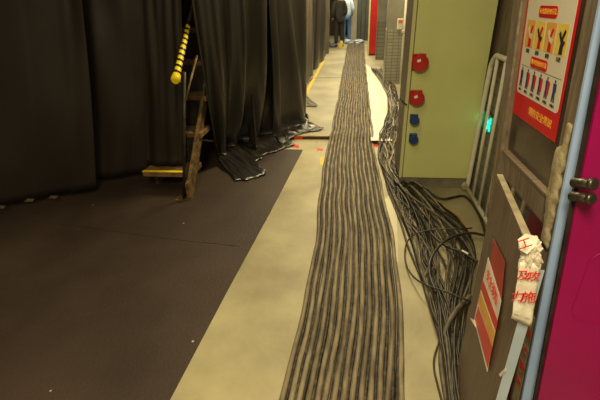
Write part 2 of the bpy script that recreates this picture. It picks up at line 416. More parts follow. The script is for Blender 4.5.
cable([(486, 236, .1), (472, 233, .13), (458, 235, .14), (445, 241, .14), (436, 250, .13), (430, 262, .12), (430, 276, .11), (436, 292, .1)], .0095, 'loose',
      'black cable arching over the heap towards the brown board')
cable([(472, 228, .13), (460, 229, .14), (440, 229, .13), (420, 232, .09), (409, 239, .05), (405, 250, .02), (406, 263, .02), (412, 275, .04), (424, 284, .09), (444, 291, .12), (462, 298, .12), (480, 306, .08)], .0055, 'loose',
      'thin black cable looping out left of the heap in a wide C')
cable([(478, 300, .05), (462, 308, .06), (452, 318, .04), (442, 336), (435, 354), (434, 368), (438, 386), (442, 402), (446, 430)], .005, 'loose',
      'single thin black cable trailing left of the heap at the bottom')
cable([(470, 296, .08), (458, 308, .09), (449, 322, .07), (443, 340, .04), (441, 360, .02), (444, 385), (449, 410)], .013, 'loose2',
      'thick dusty grey sleeve bundle at the lower left edge of the heap')
cable([(385, 176, .02), (388, 190), (396, 210), (402, 226), (408, 246), (418, 270), (428, 296), (437, 325), (446, 360), (450, 400)], .008, 'loose',
      'black cable forming the left border of the tangled heap')
cable([(392, 172, .06), (404, 190, .08), (424, 206, .09), (446, 222, .09), (466, 244, .06), (476, 262, .05)], .01, 'loose2',
      'thick dusty cable slanting across the top of the heap')
c1 = cable([(404, 196, .04), (420, 215, .08), (430, 232, .1), (446, 246, .09), (462, 252, .09), (478, 262, .06)], .009, 'loose', 'black cable with a white tag slanting right in the heap')
p = fl(465, 252, .105); obj('cable_tag', B(-.022, .022, -.009, .009, -.001, .001, M4=Matrix.Translation(p) @ Matrix.Rotation(-.5, 4, 'Z') @ Matrix.Rotation(.3, 4, 'Y')), M['label'], c1)['label'] = 'white paper tag'
c2 = cable([(440, 300, .05), (446, 325, .06), (450, 350, .05), (451, 372, .04), (453, 400, .03)], .009, 'loose', 'black cable with a white tag near the foot of the brown board')
p = fl(451, 370, .055); obj('cable_tag', B(-.009, .009, -.016, .016, -.001, .001, M4=Matrix.Translation(p) @ Matrix.Rotation(-.3, 4, 'Z')), M['label'], c2)['label'] = 'white paper tag'

# ================================================================ CURTAINS
def curtain(name, top, bot, folds, amp, m, label, nu=120, nv=46, ztop=3.15, flare=.45, seed=0, pool=0.0, lift=.0, group=None, sharp=.7, ragged=0.0, phase=0.0, th=.006, touch=None):
    """top, bot: (x, y[, z]) polylines left to right; cloth hangs from ztop and flares towards bot"""
    tp = smooth_path([Vector((p[0], p[1], ztop)) for p in top], nu)
    bt = smooth_path([Vector((p[0], p[1], (p[2] if len(p) > 2 else lift))) for p in bot], nu)
    tc_ = smooth_path([Vector((p[0], p[1], 0)) for p in touch], nu) if touch else None
    vm = (ztop-1.62)/(ztop-lift); em = (1-flare)*vm+flare*vm**3.2      # tops are given at eye height: carry them on up
    for i in range(nu):
        g_ = (tc_ or bt)[i]; z_ = tp[i].z; tp[i] = (tp[i]-g_*em)/(1-em); tp[i].z = z_
    VF = .8
    bm = bmesh.new(); g = []
    for i in range(nu):
        u = i/(nu-1)
        d = (tp[min(i+1, nu-1)]-tp[max(i-1, 0)]).normalized(); nrm = Vector((d.y, -d.x, 0))
        row = []
        fo = math.sin(u*folds*2*PI+phase+1.3*noise.noise(Vector((u*3.7, seed, 0))))
        fo = math.copysign(abs(fo)**sharp, fo)
        fo2 = noise.noise(Vector((u*folds*1.7, seed+4.2, 0)))
        for j in range(nv):
            v = j/(nv-1)
            e = (1-flare)*v+flare*v**3.2
            if tc_ is None:
                p = tp[i].lerp(bt[i], e); p.z = tp[i].z*(1-v)+bt[i].z*v
            elif v <= VF:
                v2 = v/VF; e = (1-flare)*v2+flare*v2**4
                p = tp[i].lerp(tc_[i], e); p.z = tp[i].z*(1-v2)+.07*v2**3+.01
            else:
                w2 = (v-VF)/(1-VF); p = tc_[i].lerp(bt[i], w2)
                p.z = ground(p.y, 0)*w2+.012+.066*(1-w2)**2.2+.05*math.sin(PI*min(1, w2*1.1))*abs(noise.noise(Vector((u*9, w2*1.5, seed+2))))*1.6
            if pool and v > .8:
                w = (v-.8)/.2
                p += Vector((noise.noise(Vector((u*14, v*7, seed))), noise.noise(Vector((u*13, v*8, seed+9))), 0))*pool*w
                p.z += pool*.5*w*abs(noise.noise(Vector((u*22, v*9, seed+3))))*(1-.3*w)
            k = amp*(.45+.75*v)*(1-.25*v*v)
            if tc_ is not None and v > VF: k *= 1-.85*(v-VF)/(1-VF)
            p += nrm*(k*fo*.8+k*.8*fo2+.012*noise.noise(Vector((u*5, v*4, seed+7)))*2)
            if ragged and j == nv-1: p.z += ragged*noise.noise(Vector((u*60, 0, seed)))
            p.z = max(p.z, ground(p.y, 0)+.008 if p.y > YS-.17 else .008)
            row.append(bm.verts.new(p))
        g.append(row)
    for i in range(nu-1):
        for j in range(nv-1): bm.faces.new((g[i][j], g[i+1][j], g[i+1][j+1], g[i][j+1]))
    o = obj(name, bm, m, None, True)
    md = o.modifiers.new('thickness', 'SOLIDIFY'); md.thickness = th; md.offset = -1
    return tag(o, label, 'curtain', group)
def xy(p): return (p.x, p.y)
def topp(px, y): q = aty(px, 0, y); return (q.x, y)
# flat hung panels facing the camera at the left
A0 = fl(-60, 214, .06); A1 = fl(0, 203, .06); A2 = fl(50, 196, .06); A3 = fl(97, 189, .06)
curtain('stage_curtain', [(A0.x-.15, A0.y+.1), (A1.x+.05, A1.y+.1), topp(40, A2.y+.1), topp(82, A3.y+.08)],
        [xy(A0), xy(A1), xy(A2), xy(A3)], .8, .035, M['curtain_flat'], 'nearest black curtain at the left edge with a frayed hem above the mat',
        lift=.06, ragged=.012, flare=.2, seed=1)
B0 = fl(60, 181, .06); B1 = fl(97, 178, .06); B2 = fl(150, 171.5, .06)
curtain('stage_curtain', [topp(50, B1.y+.1), topp(80, B1.y+.1), topp(150, B2.y+.05)], [xy(B0), xy(B1), xy(B2)], .6, .03, M['curtain_flat'],
        'middle black curtain panel between the nearest one and the stairs', lift=.06, ragged=.008, flare=.2, seed=5)
# hangs in front of the stairs and rests on the first tread
ST = fl(184, 200)                       # foot of the stair post
C0 = aty(147, 166, ST.y+.3); C1 = aty(187, 166, ST.y+.3); C2 = topp(141, C0.y); C3 = topp(181, C0.y)
curtain('stage_curtain', [C2, C3], [(C0.x, C0.y), ((C0.x+C1.x)/2, C0.y), (C1.x-.01, C1.y)], .5, .02, M['curtain_flat'],
        'smooth black curtain panel hanging down to the first stair tread', lift=.215, flare=.0, seed=8)
# frayed pale bits of the first hem
for k, (px, py) in enumerate(((8, 203), (36, 196.5), (59, 193.5))):
    q = fl(px, py, .075); q.y -= .075
    tag(obj('hem_tab', poly(bmesh.new(), [q+Vector((-.06, -.012, -.012)), q+Vector((.03, -.012, -.008)), q+Vector((.06, -.012, .018)), q+Vector((-.01, -.012, .02))], (0, -1, 0), .004), M['hem']),
        ['pale frayed tab on the hem of the nearest curtain, at the picture edge', 'pale frayed tab on the hem of the nearest curtain, middle one', 'pale frayed tab on the hem of the nearest curtain, closest to the stairs'][k], 'hem tab', 'frayed tabs on the hem')

D = [xy(fl(235, 182)), xy(fl(252, 180)), xy(fl(267, 174)), xy(fl(258, 165)), xy(fl(264, 157)), xy(fl(281, 151)), xy(fl(295, 146))]
DT = [xy(fl(217, 165)), xy(fl(220, 160)), xy(fl(225, 156)), xy(fl(231, 151)), xy(fl(240, 147)), xy(fl(256, 143)), xy(fl(276, 139))]
curtain('stage_curtain', [topp(189, 3.6), topp(206, 3.75), topp(228, 3.95), topp(243, 4.15), topp(260, 4.4), topp(279, 4.75)], D, 3.6, .08, M['curtain'],
        'large glossy black curtain right of the stairs, its hem pooling on the mat', nu=200, nv=70, flare=.8, seed=3, pool=.05, sharp=.9, phase=2.2, touch=DT)
D = [xy(fl(284, 147)), xy(fl(293, 141)), xy(fl(306, 135, .03)), xy(fl(323, 129, ZR)), xy(fl(312, 126, ZR)), xy(fl(307, 119, ZR))]
DT = [xy(fl(272, 141)), xy(fl(281, 137)), xy(fl(293, 130, .03)), xy(fl(303, 124, ZR)), xy(fl(303, 118, ZR)), xy(fl(303, 111, ZR))]
curtain('stage_curtain', [topp(268, 4.6), topp(280, 4.9), topp(292, 5.2), topp(303, 5.6)], D, 2.2, .08, M['curtain'],
        'black curtain whose hem trails onto the raised floor at the step', nu=160, nv=60, flare=.75, seed=13, pool=.05, sharp=.8, touch=DT)
D = [xy(fl(303, 107, ZR)), xy(fl(317, 106, ZR)), xy(fl(305, 95, ZR)), xy(fl(307, 86, ZR)), xy(fl(313, 78, ZR))]
DT = [xy(fl(297, 102, ZR)), xy(fl(300, 98, ZR)), xy(fl(302, 93, ZR)), xy(fl(305, 86, ZR)), xy(fl(309, 79, ZR))]
curtain('stage_curtain', [topp(298, 7.0), topp(304, 7.9), topp(309, 8.6), topp(312, 9.3)], D, 2.5, .05, M['curtain_grey'],
        'greyish curtain beyond the step beside the yellow floor line', flare=.3, seed=21, pool=.03, touch=DT, nv=60)
D = [xy(fl(309, 78, ZR)), xy(fl(316, 68, ZR)), xy(fl(324, 59, ZR))]
curtain('stage_curtain', [topp(311, 9.6), topp(319, 11.0), topp(326, 12.4)], D, 2.5, .06, M['curtain'],
        'black curtain further down the corridor, before the pale one', flare=.2, seed=31)
D = [xy(fl(323, 58, ZR)), xy(fl(327, 54, ZR)), xy(fl(329, 51, ZR))]
curtain('stage_curtain', [topp(325, 13.0), topp(328, 13.8), topp(330, 14.4)], D, 2.0, .05, M['curtain_grey'],
        'farthest greyish curtain, close to the standing people', flare=.1, seed=41)
curtain('stage_curtain', [(-.92, 15.2), (-.9, 15.7)], [(-.92, 15.2), (-.9, 15.7)], 1.0, .03, M['pale_drape'],
        'narrow pale drape left of the person in black', nu=30, nv=20, flare=0, seed=43, lift=1.0)
# added cloth blocks stray light and darkens the shadowed gap behind the stairs
curtain('shade_backdrop', [(-4.6, 4.84), (-2.5, 4.82), (-1.42, 4.8), (-1.12, 4.45)], [(-4.6, 4.84), (-2.5, 4.82), (-1.42, 4.8), (-1.12, 4.4)], 6, .04, M['curtain_flat'],
        'added black cloth standing in for the shadow in the gap behind the stairs', flare=0, seed=50, lift=.01)

# ================================================================ STAIRS
sx, sy = ST.x, ST.y
t = thing('stage_stairs', 'worn wooden stairs with a steel stringer and taped handrail between the black curtains', 'stairs', (sx, sy, 0))
W0 = -.43; RISE = .29; RUN = .27
def pl2(x): return x
for k in range(5):
    z = .215+RISE*k; y0 = .14+RUN*k
    tr = obj('tread', B(W0, .085 if k else .05, y0, y0+.27, z-.05, z, bev=.004), M['tread'], t)
    if k == 0:
        e = obj('edge_tape', B(W0, -.03, y0-.003, y0+.035, z-.002, z+.0025), M['tape_yellow'], tr); e['label'] = 'yellow edge tape'
    obj('riser', B(W0, .035, y0+.25, y0+.266, z, z+RISE-.036), M['black_metal'], t)
# stringer: a sloping steel plate on the corridor side, reaching the floor
sb = bmesh.new()
poly(sb, [(.065, 0, .0), (.065, .08, 0), (.065, 1.46, 1.46), (.065, 1.46, 1.56), (.065, .07, .18), (.065, .0, .16)], (1, 0, 0), .03)
obj('stringer', sb, M['rust'], t)
sb = bmesh.new()
poly(sb, [(W0+.031, 0.34, .0), (W0+.031, .42, 0), (W0+.031, 1.46, 1.42), (W0+.031, 1.46, 1.55), (W0+.031, .42, .44), (W0+.031, .34, .16)], (1, 0, 0), .03)
obj('stringer', sb, M['rust'], t)
fp = obj('foot_plate', B(-.07, .06, -.03, .07, 0.004, .014, bev=.002), M['rust'], t)
for dx in (-.05, .04): obj('bolt', T([(dx, .0, .012), (dx, .0, .03)], .008, n=6), M['steel'], fp)
ptop = aty(184.5, 72, sy+.02)-Vector((sx, sy, 0))
obj('post', T([(0, .0, .01), (ptop.x*.5, .01, ptop.z*.5), ptop], .014, n=4), M['black_metal'], t)
# sloping handrail with yellow and black tape
h0 = aty(176, 78, sy-.06)-Vector((sx, sy, 0)); h1 = aty(189, 22, sy+.62)-Vector((sx, sy, 0))
d = (h1-h0)
hr = obj('handrail', T([h0, h0+d*.5, h1, h1+d*.9], .016, n=10), M['black_metal'], t)
tw = obj('black_tape_layer', T([h0, h0.lerp(h1, .5), h1], 1, n=10, rv=[.025, .0235, .019]), M['tape_black'], hr)
for k in range(10):
    a = (k+.15)/10.5; rr = .0275-.0007*k
    sk = Vector((.01, -.01, .012))
    bm = bmesh.new(); n_ = 12; rg = []
    ax = d.normalized(); sd = ax.cross(Vector((1, 0, 0))).normalized(); sw = ax.cross(sd)
    for e_ in (0, 1):
        ring = []
        for q_ in range(n_):
            an = 2*PI*q_/n_
            c_ = h0+d*(a+.055*e_)+ax*(.02*math.cos(an-.8))
            ring.append(bm.verts.new(c_+(sd*math.cos(an)+sw*math.sin(an))*rr))
        rg.append(ring)
    for q_ in range(n_): bm.faces.new((rg[0][q_], rg[0][(q_+1) % n_], rg[1][(q_+1) % n_], rg[1][q_]))
    o_ = obj('tape_band', bm, M['tape_yellow'], hr, True)
    if k == 0: o_['label'] = 'yellow tape bands'
end = obj('tape_wrap', T([h0-d*.055, h0-d*.03, h0+d*.04], 1, n=12, rv=[.024, .038, .034]), M['tape_yellow'], hr); end['label'] = 'bulky yellow tape knot'
b0 = aty(197, 56, sy+.45)-Vector((sx, sy, 0)); b1 = aty(185.5, 100, sy+.03)-Vector((sx, sy, 0))
obj('brace', T([b1, b0], .011, n=6), M['rust'], t)

# ================================================================ GREEN ELECTRIC CABINET
CX0, CX1, CY, CD = .445, 1.065, 3.5, .46
t = thing('electric_cabinet', 'tall pale green electric cabinet with red and blue sockets on its front', 'electric cabinet', (CX0, CY, 0))
w = CX1-CX0
obj('plinth', B(.005, w-.01, .012, CD-.02, 0.0, .1), M['plinth'], t)
obj('body', B(0, w, .022, CD, .1, 2.1), M['brown_side'], t)
obj('frame', box(B(0, .026, 0, .03, .1, 2.1, bev=.003), 0, w, .0, .03, 2.07, 2.1), M['green_edge'], t)
dr = obj('door', B(.032, w-.004, -.004, .028, .105, 2.06, bev=.004), M['green'], t)
obj('latch', T([(.01, -.012, .78), (-.02, -.02, .80), (-.045, -.012, .84)], .007, n=6), M['black_metal'], t)
ins = M['black_metal']
def socket(px, py, r, mm, label, key):
    q = aty(px, py, CY); x, z = q.x, q.z
    s_ = thing('power_socket', label, 'socket', (x, CY-.004, z), group='power sockets on the green cabinet')
    obj('mounting_plate', B(-r*1.02, r*.6, -.03, 0, -r*.95, r*.95, bev=.006), mm, s_)
    # angled sleeve leaning down
    R = Matrix.Rotation(math.radians(68), 4, 'X')
    bm = bmesh.new()
    dirv = Vector((-.12, -math.cos(math.radians(4)), -math.sin(math.radians(4))))
    tube(bm, [Vector((0, -.01, .0)), Vector((0, -.01, 0))+dirv*.055], r*.78, n=20)
    obj('sleeve', bm, mm, s_)
    bm = bmesh.new(); c0 = Vector((0, -.01, 0))+dirv*.053
    tube(bm, [c0, c0+dirv*.006, c0+dirv*.016], 1, n=22, rv=[r*.96, r*1.0, r*.88])
    lid = obj('lid', bm, mm, s_)
    if key == 'label':
        lb = obj('sticker', B(-.016, .012, -.001, .001, -.011, .011, M4=Matrix.Translation(c0+dirv*.0185+Vector((-.01, 0, r*.35))) @ Matrix.Rotation(-.35, 4, 'Y')), M['label'], lid); lb['label'] = 'white sticker'
    obj('hinge', B(-r*.3, r*.3, -.07, -.02, r*.85, r*1.02, bev=.004), mm, s_)
    return s_
socket(420, 61.5, .066, M['red'], 'topmost round red industrial socket on the green cabinet', 'label')
socket(417, 96.5, .060, M['red'], 'lower round red industrial socket, just above the blue ones', 'label')
socket(414.5, 118, .041, M['blue'], 'upper of two small blue sockets on the green cabinet', '')
socket(413.5, 137, .041, M['blue'], 'lowest small blue socket on the green cabinet', '')

# small cloth-like lump by the cabinet plinth
q = fl(463, 190.5); t = bmesh.new(); bmesh.ops.create_icosphere(t, subdivisions=3, radius=.028)
for v in t.verts: v.co = Vector((v.co.x, v.co.y*.8, v.co.z*1.5))*(1+.25*noise.noise(v.co*40))
o = obj('crumpled_rag', t, M['tape_cream'], None, True); o.location = (q.x, q.y-.015, .05); tag(o, 'small crumpled beige lump standing at the right foot of the green cabinet', 'rag')

# ================================================================ WHITE GUARD RAIL
RX = 1.055
t = thing('guard_rail', 'cream white tubular guard rail with upright bars beside the green cabinet', 'guard rail', (RX, 3.1, 0))
yl_, zt = .33, 1.19
pp = smooth_path([(0, yl_+.03, .03), (0, yl_, .55), (0, yl_-.03, 1.02), (0, yl_-.05, 1.12), (0, yl_-.12, zt-.005), (0, yl_-.2, zt), (0, 0, zt), (0, -.5, zt), (0, -1.05, zt)], 70)
obj('outer_tube', tube(bmesh.new(), pp, .019, n=10), M['cream_paint'], t)
obj('bottom_tube', T([(0, yl_+.03, .03), (0, -1.05, .03)], .019, n=10), M['cream_paint'], t)
for k, y in enumerate((.165, -.02, -.21, -.4, -.59, -.78, -.97)):
    obj('bar', T([(0, y, .03), (0, y, zt)], .0135, n=8), M['cream_paint'], t)

# exit sign low on the wall
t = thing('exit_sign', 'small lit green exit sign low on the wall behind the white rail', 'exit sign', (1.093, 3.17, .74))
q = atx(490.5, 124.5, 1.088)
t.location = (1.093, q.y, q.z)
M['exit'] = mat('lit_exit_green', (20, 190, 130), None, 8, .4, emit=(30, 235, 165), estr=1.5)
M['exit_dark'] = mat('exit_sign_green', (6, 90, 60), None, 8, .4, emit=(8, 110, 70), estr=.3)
obj('housing', B(-.012, .0, -.07, .30, -.075, .075, bev=.003), M['black_metal'], t)  # lengthened along the wall to carry the glow of the reflection
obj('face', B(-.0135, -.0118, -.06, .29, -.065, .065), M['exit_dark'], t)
pm = bmesh.new()
def seg(y0, z0, y1, z1, r):
    tube(pm, [Vector((-.0145, -y0, z0)), Vector((-.0145, -y1, z1))], r, n=6)
seg(.022, .045, .024, .047, .012); seg(.01, .032, -.006, -.004, .013); seg(-.006, -.004, .02, -.02, .009); seg(.02, -.02, .02, -.05, .008)
seg(-.006, -.004, -.02, -.035, .009); seg(-.02, -.035, -.045, -.04, .008); seg(.01, .03, .035, .012, .007); seg(.006, .03, -.026, .012, .007)
obj('running_figure', pm, M['exit'], t)
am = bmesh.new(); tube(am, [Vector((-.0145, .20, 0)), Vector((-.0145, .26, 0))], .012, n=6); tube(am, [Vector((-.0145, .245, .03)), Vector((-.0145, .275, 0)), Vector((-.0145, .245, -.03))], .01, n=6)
obj('sign_reflection', am, M['exit'], t)  # glowing shape added for the sign's green reflection on the polished wall

# ================================================================ TILED PILLAR, PIPE, FIRE BOX
q = fl(382.5, 82, ZR)
t = thing('wall_pillar', 'grey pillar tiled at the bottom beyond the green cabinet', 'pillar', (.615, 8.4, ZR))
obj('shaft', B(0, .34, 0, .4, 1.02, 3.3), M['pillar'], t)
obj('tiled_base', B(-.01, .35, -.01, .41, 0, 1.02, bev=.004), M['tile_pillar'], t)
t = thing('wall_pipe', 'white pipe rising at the right corner of the tiled pillar', 'pipe', (.93, 8.32, ZR))
obj('tube', T([(0, 0, 0), (0, 0, 1.05), (.0, 0, 3.2)], .035, n=12), M['white_pipe'], t)
obj('bracket', B(-.05, .05, -.045, .045, .95, 1.0, bev=.004), M['white_pipe'], t)
o = obj('valve_box', B(-.05, .05, -.03, .03, -.09, .09, bev=.008), M['white_pipe'])
q = aty(400, 24, 8.24); o.location = (q.x, 8.235, q.z); tag(o, 'small white box with an orange cap on the pipe by the pillar', 'valve box')
k = obj('cap', B(-.035, .035, -.045, -.025, .02, .08, bev=.008), mat('orange_plastic', (224, 110, 40), None, 8, .4), o); k['label'] = 'orange cap'
t = thing('fire_box', 'tall red fire hose box with a cream side edge far down the right wall', 'fire box', (.40, 12.95, ZR))
obj('body', B(.035, .24, .0, .3, .05, 2.1, bev=.006), M['red'], t)
obj('side_edge', B(0, .034, -.01, .3, .0, 2.1), M['green_edge'], t)
obj('base', B(.04, .235, .02, .28, 0, .05), M['black_metal'], t)

# ================================================================ FAR END
a, c = aty(351, 20, 18.5), aty(357, 20, 18.5)
tag(obj('far_panel', B(a.x-.05, c.x, 18.5, 18.6, ZR, 3.0, bev=.004), M['far_panel']), 'light grey upright panel behind the people at the far end', 'panel')
a, c = aty(357.5, 20, 17.9), aty(368, 20, 17.9)
t = thing('far_door_panel', 'dark blue-grey tall panel closing the far end beside the red box', 'panel', (a.x, 17.9, ZR))
obj('panel', B(0, c.x-a.x+.25, 0, .06, 0, 3.0), M['dark_panel'], t)
for x in (.12, .3): obj('batten', B(x, x+.03, -.02, 0, 0, 3.0), M['black_metal'], t)
def lump(name, px, py, y, sx_, sy_, sz_, m, label, cat, seed):
    bm = bmesh.new(); bmesh.ops.create_icosphere(bm, subdivisions=4, radius=1)
    for v in bm.verts:
        k = 1+.35*noise.noise(v.co*1.8+Vector((seed, 0, 0)))+.12*noise.noise(v.co*5+Vector((0, seed, 0)))
        v.co = Vector((v.co.x*sx_*k, v.co.y*sy_*k, max(-.6, v.co.z)*sz_*k))
    o = obj(name, bm, m, None, True); q = fl(px, py, ZR); o.location = (q.x, q.y, ZR+.6*sz_)
    return tag(o, label, cat)
lump('plastic_bag', 357.5, 43.5, 0, .27, .2, .09, M['bag_blue'], 'pale blue-white plastic bag lying flat on the floor right of the people', 'bag', 3)
lump('plastic_bag', 348, 43.5, 0, .16, .16, .1, M['bag_blue'], 'pale blue plastic bag at the feet of the person in blue', 'bag', 9)
lump('cloth_bundle', 332.5, 47, 0, .17, .15, .13, M['bag_grey'], 'grey cloth bundle on the floor left of the person in black', 'bundle', 5)
t = thing('paper_bag', 'small yellow and white bag standing at the heel of the person in black', 'bag', tuple(fl(340.5, 48.5, ZR)))
bm = bmesh.new(); box(bm, -.06, .06, -.04, .04, 0, .2, bev=.012)
for v in bm.verts: v.co.x += .03*(v.co.z/.2)
obj('bag_body', bm, M['yellow'], t)
obj('bag_top', B(-.01, .07, -.03, .03, .2, .25, bev=.008), M['label'], t)

# ---- people
def skin_mesh(name, verts, edges_, radii, m, parent, root=0, sub=2):
    me = bpy.data.meshes.new(name); me.from_pydata([Vector(v) for v in verts], edges_, [])
    o = bpy.data.objects.new(name, me); C.objects.link(o)
    o.modifiers.new('s', 'SKIN')
    for i, r in enumerate(radii):
        sv = me.skin_vertices[0].data[i]; sv.radius = r if isinstance(r, tuple) else (r, r); sv.use_root = (i == root)
    s2 = o.modifiers.new('d', 'SUBSURF'); s2.levels = sub; s2.render_levels = sub
    dg = bpy.context.evaluated_depsgraph_get(); new = bpy.data.meshes.new_from_object(o.evaluated_get(dg))
    bpy.data.objects.remove(o)
    for p in new.polygons: p.use_smooth = True
    new.materials.clear(); new.materials.append(m)
    r = bpy.data.objects.new(name, new); C.objects.link(r); r.parent = parent
    return r
def person(loc, rz, top_m, leg_m, label, bend=0.0):
    """standing figure 1.7 m tall, facing local -Y"""
    t = thing('person', label, 'person', loc, (0, 0, rz))
    J = dict(pelvis=(0, 0, .92), waist=(0, 0, 1.06), chest=(0, .0, 1.28), neck0=(0, .01, 1.42), neck=(0, 0, 1.49), head=(0, -.02, 1.57), crown=(0, -.015, 1.64))
    for s_, n in ((-1, 'r'), (1, 'l')):
        J['hip'+n] = (s_*.09, 0, .88); J['knee'+n] = (s_*.10, -.02, .48); J['ank'+n] = (s_*.11, .02, .09); J['toe'+n] = (s_*.13, -.13, .045)
        J['sh'+n] = (s_*.17, .0, 1.37); J['el'+n] = (s_*.23, .03, 1.1); J['wr'+n] = (s_*(.2), -.12-bend, .92+bend*.6); J['ha'+n] = (s_*.19, -.18-bend, .88+bend*.6)
    names = list(J); ix = {n: i for i, n in enumerate(names)}
    E = [('pelvis', 'waist'), ('waist', 'chest'), ('chest', 'neck0'), ('neck0', 'neck'), ('neck', 'head'), ('head', 'crown')]
    for n in 'rl': E += [('pelvis', 'hip'+n), ('hip'+n, 'knee'+n), ('knee'+n, 'ank'+n), ('ank'+n, 'toe'+n), ('neck0', 'sh'+n), ('sh'+n, 'el'+n), ('el'+n, 'wr'+n), ('wr'+n, 'ha'+n)]
    R = dict(pelvis=(.14, .1), waist=(.125, .09), chest=(.15, .1), neck0=(.08, .07), neck=.05, head=(.075, .09), crown=(.062, .075))
    for n in 'rl': R.update({'hip'+n: .085, 'knee'+n: .055, 'ank'+n: .04, 'toe'+n: .032, 'sh'+n: .055, 'el'+n: .04, 'wr'+n: .028, 'ha'+n: .03})
    body = skin_mesh('body', [J[n] for n in names], [(ix[a], ix[b]) for a, b in E], [R[n] for n in names], M['skin'], t)
    # fingers
    for s_, n in ((-1, 'r'), (1, 'l')):
        fb = bmesh.new(); hx, hy, hz = J['ha'+n]
        for k in range(5):
            off = (k-1.5)*.016; L = (.07, .078, .07, .058, .05)[k] if k < 4 else .05
            if k == 4: p0 = Vector((hx-s_*.02, hy+.02, hz)); p1 = p0+Vector((-s_*.03, -.03, -.01)); p2 = p1+Vector((-s_*.005, -.03, -.01))
            else: p0 = Vector((hx+s_*off*.3, hy, hz-off)); p1 = p0+Vector((0, -L*.6, -.015)); p2 = p1+Vector((0, -L*.25, -L*.4))
            tube(fb, [p0, p1, p2], 1, n=6, rv=[.011, .009, .007])
        obj('fingers', fb, M['skin'], body)
    # jacket: torso and sleeves a little fuller than the body
    tn = ['pelvis', 'waist', 'chest', 'neck0', 'shr', 'elr', 'wrr', 'shl', 'ell', 'wrl']; ti = {n: i for i, n in enumerate(tn)}
    TE = [('pelvis', 'waist'), ('waist', 'chest'), ('chest', 'neck0'), ('neck0', 'shr'), ('shr', 'elr'), ('elr', 'wrr'), ('neck0', 'shl'), ('shl', 'ell'), ('ell', 'wrl')]
    TR = dict(pelvis=(.18, .14), waist=(.165, .125), chest=(.185, .13), neck0=(.085, .085), shr=.078, shl=.078, elr=.062, ell=.062, wrr=.046, wrl=.046)
    skin_mesh('jacket', [J[n] if n != 'pelvis' else (0, 0, .86) for n in tn], [(ti[a], ti[b]) for a, b in TE], [TR[n] for n in tn], top_m, t)
    ln = ['pelvis', 'hipr', 'kneer', 'ankr', 'hipl', 'kneel', 'ankl']; li = {n: i for i, n in enumerate(ln)}
    LE = [('pelvis', 'hipr'), ('hipr', 'kneer'), ('kneer', 'ankr'), ('pelvis', 'hipl'), ('hipl', 'kneel'), ('kneel', 'ankl')]
    LR = dict(pelvis=(.15, .12), hipr=.1, hipl=.1, kneer=.078, kneel=.078, ankr=.062, ankl=.062)
    skin_mesh('trousers', [J[n] for n in ln], [(li[a], li[b]) for a, b in LE], [LR[n] for n in ln], leg_m, t)
    for s_ in (-1, 1):
        sb = bmesh.new(); tube(sb, smooth_path([(s_*.11, .06, .045), (s_*.11, .0, .05), (s_*.125, -.09, .04), (s_*.135, -.17, .03)], 10), 1, n=10, rv=[.036, .046, .05, .05, .05, .05, .048, .044, .038, .026], flat=.8)
        obj('shoe', sb, M['trouser'], t)
    hb = bmesh.new(); bmesh.ops.create_icosphere(hb, subdivisions=3, radius=1)
    for v in list(hb.verts):
        v.co = Vector((v.co.x*.098, v.co.y*.115+.012, v.co.z*.115))
    bmesh.ops.delete(hb, geom=[v for v in hb.verts if v.co.y < -.045 and v.co.z < .05], context='VERTS')
    obj('hair', hb, M['hair'], t, True, Matrix.Translation((0, -.01, 1.63)))
    fb = bmesh.new()
    for s_ in (-1, 1): bmesh.ops.create_icosphere(fb, subdivisions=2, radius=.011, matrix=Matrix.Translation((s_*.032, -.105, 1.6)))
    obj('eyes', fb, M['ink'], body)
    fb = bmesh.new(); tube(fb, [Vector((0, -.1, 1.6)), Vector((0, -.125, 1.57)), Vector((0, -.105, 1.56))], 1, n=6, rv=[.009, .014, .009]); obj('nose', fb, M['skin'], body)
    fb = bmesh.new(); tube(fb, [Vector((-.022, -.1, 1.53)), Vector((0, -.106, 1.528)), Vector((.022, -.1, 1.53))], .006, n=6); obj('mouth', fb, M['red_ink'], body)['label'] = 'reddish lips'
    for s_ in (-1, 1): obj('ear', T([(s_*.088, -.01, 1.6), (s_*.095, 0, 1.575), (s_*.088, -.01, 1.55)], .012, n=6), M['skin'], body)
    t.scale = (1.06, 1.06, 1.06)
    return t
q = fl(339, 47, ZR); person((q.x, q.y, ZR), math.radians(200), M['coat'], M['trouser'], 'person in black jacket and trousers standing at the far end of the corridor')
q = fl(346.2, 42.5, ZR); person((q.x, q.y, ZR), math.radians(175), M['shirt'], M['jeans'], 'person in pale blue shirt and blue jeans half hidden behind the one in black', .08)

# ================================================================ GLAZED DOOR LEAF (leaning slightly towards the corridor)
K = .07
TH = math.atan(K)
# local frame: X runs towards the camera, Y up the leaf, Z out towards the corridor
DO = Vector((.55+K*1.1, 1.55, 0))
DM = frame(DO, (0, -1, 0), (-K, 0, 1))
t = thing('glazed_door', 'grey woodgrain door leaf with a dark glass pane and a safety poster, right of the rail', 'door')
t.matrix_world = DM
w = .55
def D3(x0, x1, y0, y1, z0, z1, m, name, parent=None, bev=.002): return obj(name, B(x0, x1, y0, y1, z0, z1, bev=bev), m, parent or t)
D3(0, .075, 0, 2.05, -.04, 0, M['door_wood'], 'stile')
D3(.47, .545, 0, 2.05, -.04, 0, M['door_wood'], 'stile')
D3(.075, .47, 1.0, 1.092, -.04, -.001, M['door_wood'], 'rail')
D3(.075, .47, 1.93, 2.05, -.04, -.001, M['door_wood'], 'rail')
D3(.075, .47, 0, .09, -.04, -.001, M['door_wood'], 'rail')
gl = D3(.075, .47, 1.092, 1.93, -.024, -.018, M['glass'], 'glass_pane', None, 0)
D3(.068, .078, 1.085, 1.94, -.003, .004, M['alu'], 'glazing_bead', None, 0)
D3(.068, .474, 1.084, 1.092, -.003, .002, M['door_wood'], 'glazing_bead', None, 0)
